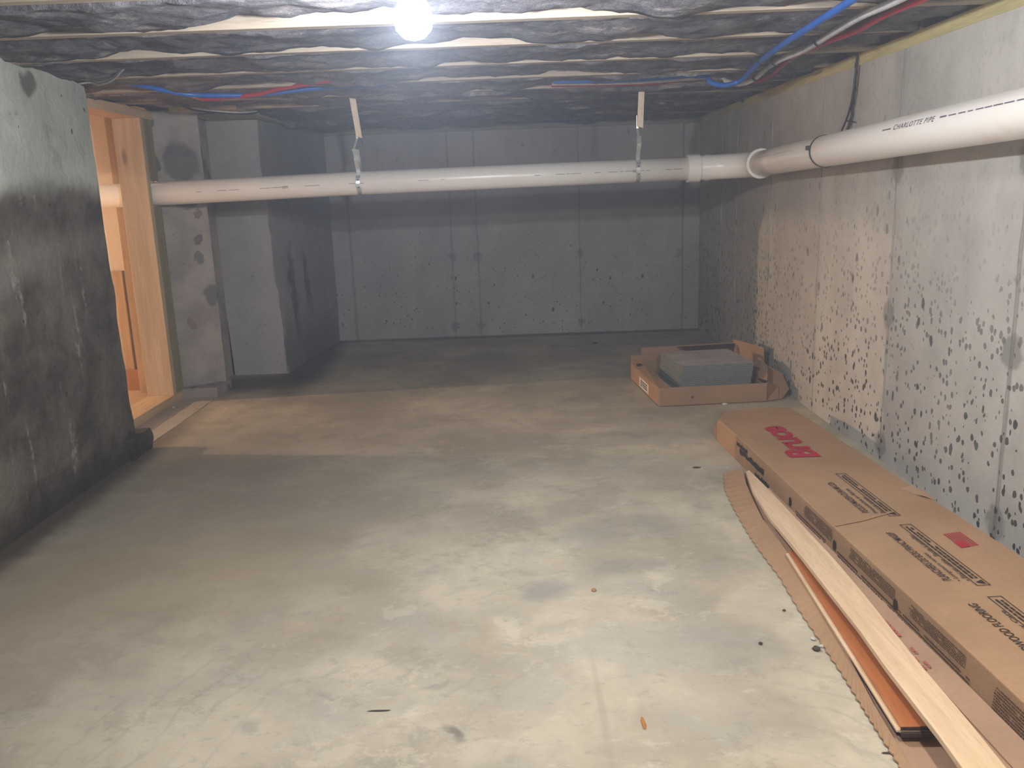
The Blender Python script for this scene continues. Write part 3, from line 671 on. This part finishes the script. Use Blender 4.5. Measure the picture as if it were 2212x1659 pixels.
for (ya, yb, za, zb) in ((2.72, 2.98, .040, .066), (2.66, 2.80, .012, .034), (2.90, 3.02, .060, .078)):
    bm = B(); f = on_side(ya, yb, za, zb); n = 16; lo = []; hi = []
    for i in range(n+1):
        u = i/n; lo.append(f(u, .3*noise.noise(Vector((u*6, ya, 0)))+.1)); hi.append(f(u, .8+.5*noise.noise(Vector((u*9, zb*9, 4)))))
    bm.faces.new([bm.verts.new(q) for q in lo+hi[::-1]])
    obj2('scuffed_mark', bm, M_BLACK, carton)

# ------------------------------------------------------------------ torn open carton beside it
oc = thing('open_carton', 'torn open flooring carton on the floor left of the closed one, planks lying in it', 'carton', (.75, 2.0, 0))
outer = [(1562, 1025), (1566, 1060), (1585, 1100), (1613, 1150), (1640, 1190), (1682, 1245), (1725, 1318), (1775, 1392), (1822, 1463), (1862, 1528), (1902, 1592), (1944, 1659), (1990, 1735)]
inner = [(1604, 1012), (1612, 1045), (1630, 1085), (1648, 1122), (1672, 1148), (1709, 1205), (1757, 1292), (1795, 1352), (1828, 1408), (1857, 1463), (1886, 1518), (1970, 1659), (2020, 1735)]
O = [atz(*p, .003) for p in outer]; I = [atz(*p, .030-.018*i/12) for i, p in enumerate(inner)]
bm = B(); Od = []; Idd = []
for i in range(len(O)-1):
    for k in range(8):
        u = k/8; o_ = O[i].lerp(O[i+1], u); o_.x += .0022*(1 if k % 2 else -1); Od.append(o_); Idd.append(I[i].lerp(I[i+1], u))
Od.append(O[-1]); Idd.append(I[-1])
top_ = [bm.verts.new(p+Vector((0, 0, .003))) for p in Od]; ti = [bm.verts.new(p) for p in Idd]; bo = [bm.verts.new(p-Vector((0, 0, .0008))) for p in Od]; bi = [bm.verts.new(p-Vector((-.002, 0, .004))) for p in Idd]
n = len(Od)
for i in range(n-1):
    bm.faces.new((top_[i], top_[i+1], ti[i+1], ti[i])); bm.faces.new((bo[i], bi[i], bi[i+1], bo[i+1]))
    bm.faces.new((top_[i], bo[i], bo[i+1], top_[i+1])); bm.faces.new((ti[i], ti[i+1], bi[i+1], bi[i]))
bm.faces.new((top_[0], ti[0], bi[0], bo[0])); bm.faces.new((top_[-1], bo[-1], bi[-1], ti[-1]))
obj('torn_flap', bm, M_CARD, oc, 'long cardboard flap with a perforated edge folded down to the floor')
bm = B(); prism(bm, [p+Vector((.001, 0, -.002)) for p in [Vector((q.x, q.y, .007)) for q in I[::-1]]][::1]+[Vector((.79, 2.86, .007)), Vector((lx(2.4)-.008, 2.4, .007)), Vector((lx(1.7)-.008, 1.7, .007)), Vector((lx(1.0)-.008, 1.0, .007))], (0, 0, -.005))
# order the polygon: near to far along the inner line, back along the closed carton
obj('base_sheet', bm, M_CARDIN, oc)
bm = B(); ya, yb = 1.0, 2.66
prism(bm, [(lx(ya)-.055, ya, .010), (lx(yb)-.030, yb, .010), (lx(yb)-.004, yb, .022), (lx(ya)-.006, ya, .030)], (0, 0, -.003)); sf = obj('inner_flap', bm, M_CARDIN, oc)
rn = random.Random(4); bm = B()
bars(bm, lambda u, v: Vector((lx(1.58+.2*u)-.05+.018*v, 1.58+.2*u, .0135+.007*v)), 1, 2, .6, rn); obj2('faded_print', bm, M_PALERED, sf)
# finished plank lying in the carton
zf = .036
A_ = [atz(*p, zf) for p in ((1946, 1570), (1830, 1414), (1757, 1290), (1709, 1200))]
q0 = A_[0]; dirp = (A_[3]-A_[0]).normalized(); nrm_ = Vector((dirp.y, -dirp.x, 0))
fp = thing('finished_plank', 'glossy orange-brown hardwood plank with a dark end, lying in the open carton', 'plank', tuple(q0-Vector((0, 0, zf))))
Lp = (A_[3]-A_[0]).length+.03
bm = B(); a = q0; prism(bm, [a, a+dirp*Lp, a+dirp*Lp+nrm_*.083, a+nrm_*.083+dirp*.004], (0, 0, -.005)); obj('face_veneer', bm, M_FIN, fp, 'stained glossy top face', bevel=.0012)
bm = B(); a2 = q0+Vector((0, 0, -.0052)); prism(bm, [a2-nrm_*.001, a2+dirp*Lp-nrm_*.001, a2+dirp*Lp+nrm_*.083, a2+nrm_*.083], (0, 0, -.0075)); obj('plank_core', bm, M_RAW, fp, 'pale raw edge')
bm = B(); a3 = q0+Vector((0, 0, -.007)); prism(bm, [a3-nrm_*.007, a3+dirp*Lp-nrm_*.007, a3+dirp*Lp-nrm_*.001, a3-nrm_*.001], (0, 0, -.004)); obj('tongue', bm, M_RAW, fp)
bm = B(); e = -dirp*.001; a4 = q0+Vector((0, 0, -.0005))+e
prism(bm, [a4, a4+nrm_*.083, a4+nrm_*.083+Vector((0, 0, -.006)), a4+Vector((0, 0, -.006))], tuple(dirp*.0009)); prism(bm, [a4+Vector((0, 0, -.0085)), a4+nrm_*.083+Vector((0, 0, -.0085)), a4+nrm_*.083+Vector((0, 0, -.016)), a4+Vector((0, 0, -.016))], tuple(-dirp*.006)); obj('end_groove_shade', bm, M_EDGE, fp, 'dark end groove with shade painted in')  # dark end: the groove, plus shadow put into the colour
bm = B(); b_ = q0+Vector((0, 0, -.014)); prism(bm, [b_+dirp*.02, b_+dirp*Lp*.98, b_+dirp*Lp*.98+nrm_*.083, b_+dirp*.02+nrm_*.083], (0, 0, -.014)); obj('backing_strip', bm, M_EDGE, fp)
# raw plank on top
zr = .062
Lpx = [(1612, 1018), (1626, 1060), (1661, 1116), (1732, 1202), (1790, 1276), (1854, 1357), (1915, 1442), (1976, 1521), (2028, 1588), (2079, 1659), (2140, 1745)]
Rpx = [(1618, 1015), (1661, 1057), (1719, 1119), (1797, 1202), (1860, 1276), (1924, 1357), (1993, 1442), (2061, 1521), (2116, 1588), (2173, 1659), (2245, 1745)]
def zz(i): return .050+.014*min(1, i/4)
Lw = [atz(*p, zz(i)) for i, p in enumerate(Lpx)]; Rw = [atz(*p, zz(i)) for i, p in enumerate(Rpx)]
rp_ = thing('raw_plank', 'long pale unfinished wood plank lying slantwise over the open carton', 'plank', (.74, 1.9, .04))
bm = B(); tl = [bm.verts.new(p) for p in Lw]; tr_ = [bm.verts.new(p) for p in Rw]; bl = [bm.verts.new(p-Vector((0, 0, .012))) for p in Lw]; br = [bm.verts.new(p-Vector((0, 0, .012))) for p in Rw]
for i in range(len(Lw)-1):
    bm.faces.new((tl[i], tr_[i], tr_[i+1], tl[i+1])); bm.faces.new((bl[i], bl[i+1], br[i+1], br[i])); bm.faces.new((tl[i], tl[i+1], bl[i+1], bl[i])); bm.faces.new((tr_[i], br[i], br[i+1], tr_[i+1]))
bm.faces.new((tl[0], bl[0], br[0], tr_[0])); bm.faces.new((tl[-1], tr_[-1], br[-1], bl[-1]))
obj('plank_board', bm, M_RAW, rp_, bevel=.001)
bm = B()
for i in range(2, len(Lw)-1):
    a, b = Rw[i], Rw[i+1]; prism(bm, [a+Vector((0, 0, -.007)), b+Vector((0, 0, -.007)), b+Vector((.006, 0, -.007)), a+Vector((.006, 0, -.007))], (0, 0, -.004))
obj('tongue', bm, M_RAW, rp_)

# ------------------------------------------------------------------ tile carton
NL, NR_, FR, FL = Vector((.652, 3.842, 0)), Vector((1.160, 3.872, 0)), Vector((1.150, 4.50, 0)), Vector((.605, 4.445, 0))
tc = thing('tile_carton', 'low opened cardboard tray of grey tiles on the floor by the right wall', 'carton', (.9, 4.15, 0))
H = .09; Z = Vector((0, 0, 1))
bm = B(); prism(bm, [p+Z*.005 for p in (NL, NR_, FR, FL)], (0, 0, -.004)); obj('tray_base', bm, M_CARD2, tc)
def panel(a, b, h0, h1, inn, name, mat=M_CARD2, label=None, parent=tc, lean=(0, 0, 0)):
    a, b, lean = Vector(a), Vector(b), Vector(lean); bm = B(); prism(bm, [a+Z*h0, b+Z*h0, b+Z*h1+lean, a+Z*h1+lean], inn); return obj(name, bm, mat, parent, label)
fs = panel(NL, NR_, .001, H, (0, .005, 0), 'tray_side')
ls = panel(NL, FL, .001, H, (.005, 0, 0), 'tray_side', M_CARD)
panel(FL, FR, .001, .13, (0, -.005, 0), 'tray_side')
panel(NR_, FR, .001, .075, (-.005, 0, 0), 'tray_side')
panel(FL+Vector((.06, .03, 0)), FR+Vector((.05, .05, 0)), .11, .165, (0, -.004, 0), 'back_flap', M_CARD2)
bm = B(); prism(bm, [Vector(p) for p in ((.85, 4.46, .166), (1.17, 4.50, .166), (1.16, 4.47, .152), (.95, 4.44, .150))], (0, -.002, -.002)); obj('hand_slot', bm, M_BLACK, tc)
# flap of the left side, folded half inward
bm = B(); prism(bm, [NL+Z*(H+.001), FL+Z*(H+.001), FL+Vector((.055, -.02, H+.012)), NL+Vector((.062, .012, H-.004))], (0, 0, -.004)); lf = obj('side_flap', bm, M_CARD, tc)
c_ = (FL+Vector((.03, -.10, H+.0075))); bm = B(); bm.faces.new([bm.verts.new(c_+Vector(q)) for q in ((-.013, -.03, .0), (.014, -.028, .003), (.012, .03, .003), (-.014, .028, .0))]); obj2('black_stamp', bm, M_BLACK, lf)
# label on the left side: on the plane of the side panel
du = (FL-NL).normalized(); nl = Vector((-du.y, du.x, 0)); nl = nl if nl.x < 0 else -nl
def onl(u, z_, off=.0012): return NL+du*u+nl*off+Z*z_
bm = B(); bm.faces.new([bm.verts.new(onl(*q)) for q in ((.20, .012), (.40, .012), (.40, .062), (.20, .062))]); lb = obj2('paper_label', bm, M_LABEL, ls)
bm = B(); rn = random.Random(8)
bars(bm, lambda u, v: onl(.37-.15*u, .02+.034*v, .0018), 1, 3, .8, rn); obj2('label_print', bm, M_BLACK, lb)
for x in (.31,):
    bm = B(); tube(bm, [NL.lerp(NR_, x)+Vector((0, -.0008, .040)), NL.lerp(NR_, x)+Vector((0, .001, .040))], .006, 10); obj('vent_hole', bm, M_SIDEINK, fs)
# tall flap on the right and the crushed end by the wall
panel((1.175, 4.52, 0), (1.262, 4.26, 0), .06, .185, (.003, .003, 0), 'end_flap', M_CARD, 'upright orange-lit end flap', lean=(-.01, 0, 0))
bm = B(); prism(bm, [Vector(p) for p in ((1.155, 4.10, .06), (1.16, 3.99, .085), (1.175, 3.93, .09), (1.20, 4.02, .14), (1.19, 4.12, .165), (1.165, 4.16, .12))], (.004, .004, 0)); obj('crumpled_flap', bm, M_CARD2, tc)
bm = B(); prism(bm, [Vector(p) for p in ((1.225, 4.20, .12), (1.285, 4.06, .085), (1.285, 3.95, .035), (1.235, 3.90, .004), (1.195, 3.93, .004), (1.21, 4.1, .07))], (.004, 0, .003)); obj('crushed_corner', bm, M_CARD2, tc)
bm = B(); prism(bm, [Vector(p) for p in ((1.163, 3.876, .088), (1.163, 3.876, .004), (1.225, 3.90, .004), (1.24, 3.96, .05), (1.20, 4.02, .072))], (0, .004, .001)); obj('crushed_corner', bm, M_CARD2, tc)
# the tiles, one by one
TL = [Vector(p) for p in ((.782, 3.959, 0), (1.126, 3.977, 0), (1.091, 4.345, 0), (.745, 4.318, 0))]
NT_ = 16; th = .0101
for i in range(NT_):
    z1 = .0065+(i+1)*th; s = (NT_-1-i); dx = .0012*math.sin(i*2.3)-.0012*s; dy = .0012*math.cos(i*1.7)+.0006*s
    pts = [p+Vector((dx, dy, z1)) for p in TL]; bm = B(); prism(bm, pts, (0, 0, -th+.0009))
    bm.faces.ensure_lookup_table()
    bm.faces[0].material_index = 1
    k = NT_-1-i
    ORD2 = ['topmost', 'second', 'third', 'fourth', 'fifth', 'sixth', 'seventh', 'eighth', 'ninth', 'tenth', 'eleventh', 'twelfth', 'thirteenth', 'fourteenth', 'fifteenth', 'bottom']
    lab = 'grey square floor tile, %s of the stack in the cardboard tray' % (ORD2[k] if k in (0, 15) else ORD2[k]+' from the top')
    tag(obj('floor_tile', bm, [M_TILE, M_TILETOP], bevel=.0008), lab, 'tile', 'floor tiles stacked in the tray')

# ------------------------------------------------------------------ crumbs on the floor
def chip(px, py, r, mat, label, sq=(1, 1, .6), name='concrete_chip', cat='chip', group=None, seed=0):
    p = atz(px, py, 0); bm = B(); bmesh.ops.create_icosphere(bm, subdivisions=2, radius=r)
    for v in bm.verts:
        v.co *= 1+.35*noise.noise(v.co*(1.6/r)+Vector((px, py, 0))); v.co = Vector((v.co.x*sq[0], v.co.y*sq[1], v.co.z*sq[2]))
    zmin = min(v.co.z for v in bm.verts); bmesh.ops.translate(bm, verts=bm.verts, vec=(p.x, p.y, -zmin))
    tag(obj(name, bm, mat), label, cat, group)
chip(1757, 1383, .0055, M_CHIP, 'small whitish chip of concrete beside the torn flap, the farthest of three', group='chips beside the torn flap')
chip(1775, 1398, .005, M_CHIP, 'small whitish chip touching the torn flap, the rightmost of three', group='chips beside the torn flap')
chip(1764, 1405, .0085, M_DCHIP, 'dark crumb beside the torn flap, the nearest and largest of three', group='chips beside the torn flap')
chip(1643, 1392, .0045, M_DCHIP, 'lone black crumb on the pale floor left of the three chips')
chip(1694, 1320, .004, M_DCHIP, 'tiny black crumb near the perforated edge of the torn flap')
chip(1283, 1276, .006, M_BASEB, 'brown crumb in the middle of the floor', (1, 1.3, .5))
chip(1505, 1011, .009, M_SIDEINK, 'flat brownish scrap on the floor left of the closed carton', (1.8, .6, .25), 'wood_splinter', 'splinter')
chip(1625, 1164, .006, M_BASEB, 'brown sliver against the perforated edge, halfway along the torn flap', (1.6, .5, .4), 'wood_splinter', 'splinter')
chip(1566, 875, .010, M_CHIP, 'whitish crumb on the floor in front of the tile tray', (1.5, .6, .5))
chip(375, 882, .008, M_CHIP, 'pale crumb on the floor by the foot of the tan stud')
chip(820, 1536, .014, M_DCHIP, 'thin dark sliver lying on the pale floor near the bottom edge', (1.6, .16, .08), 'wood_splinter', 'splinter')
chip(1390, 1563, .015, M_RUST, 'orange rusty sliver on the floor near the bottom edge', (.30, 1.3, .08), 'rust_flake', 'flake')
chip(1921, 1628, .009, M_DCHIP, 'small dark sliver beside the near end of the torn flap', (1.5, .25, .2), 'wood_splinter', 'splinter')
chip(1285, 743, .014, M_DCHIP, 'dark lump on the floor near the back wall', (1.2, 1, .5))
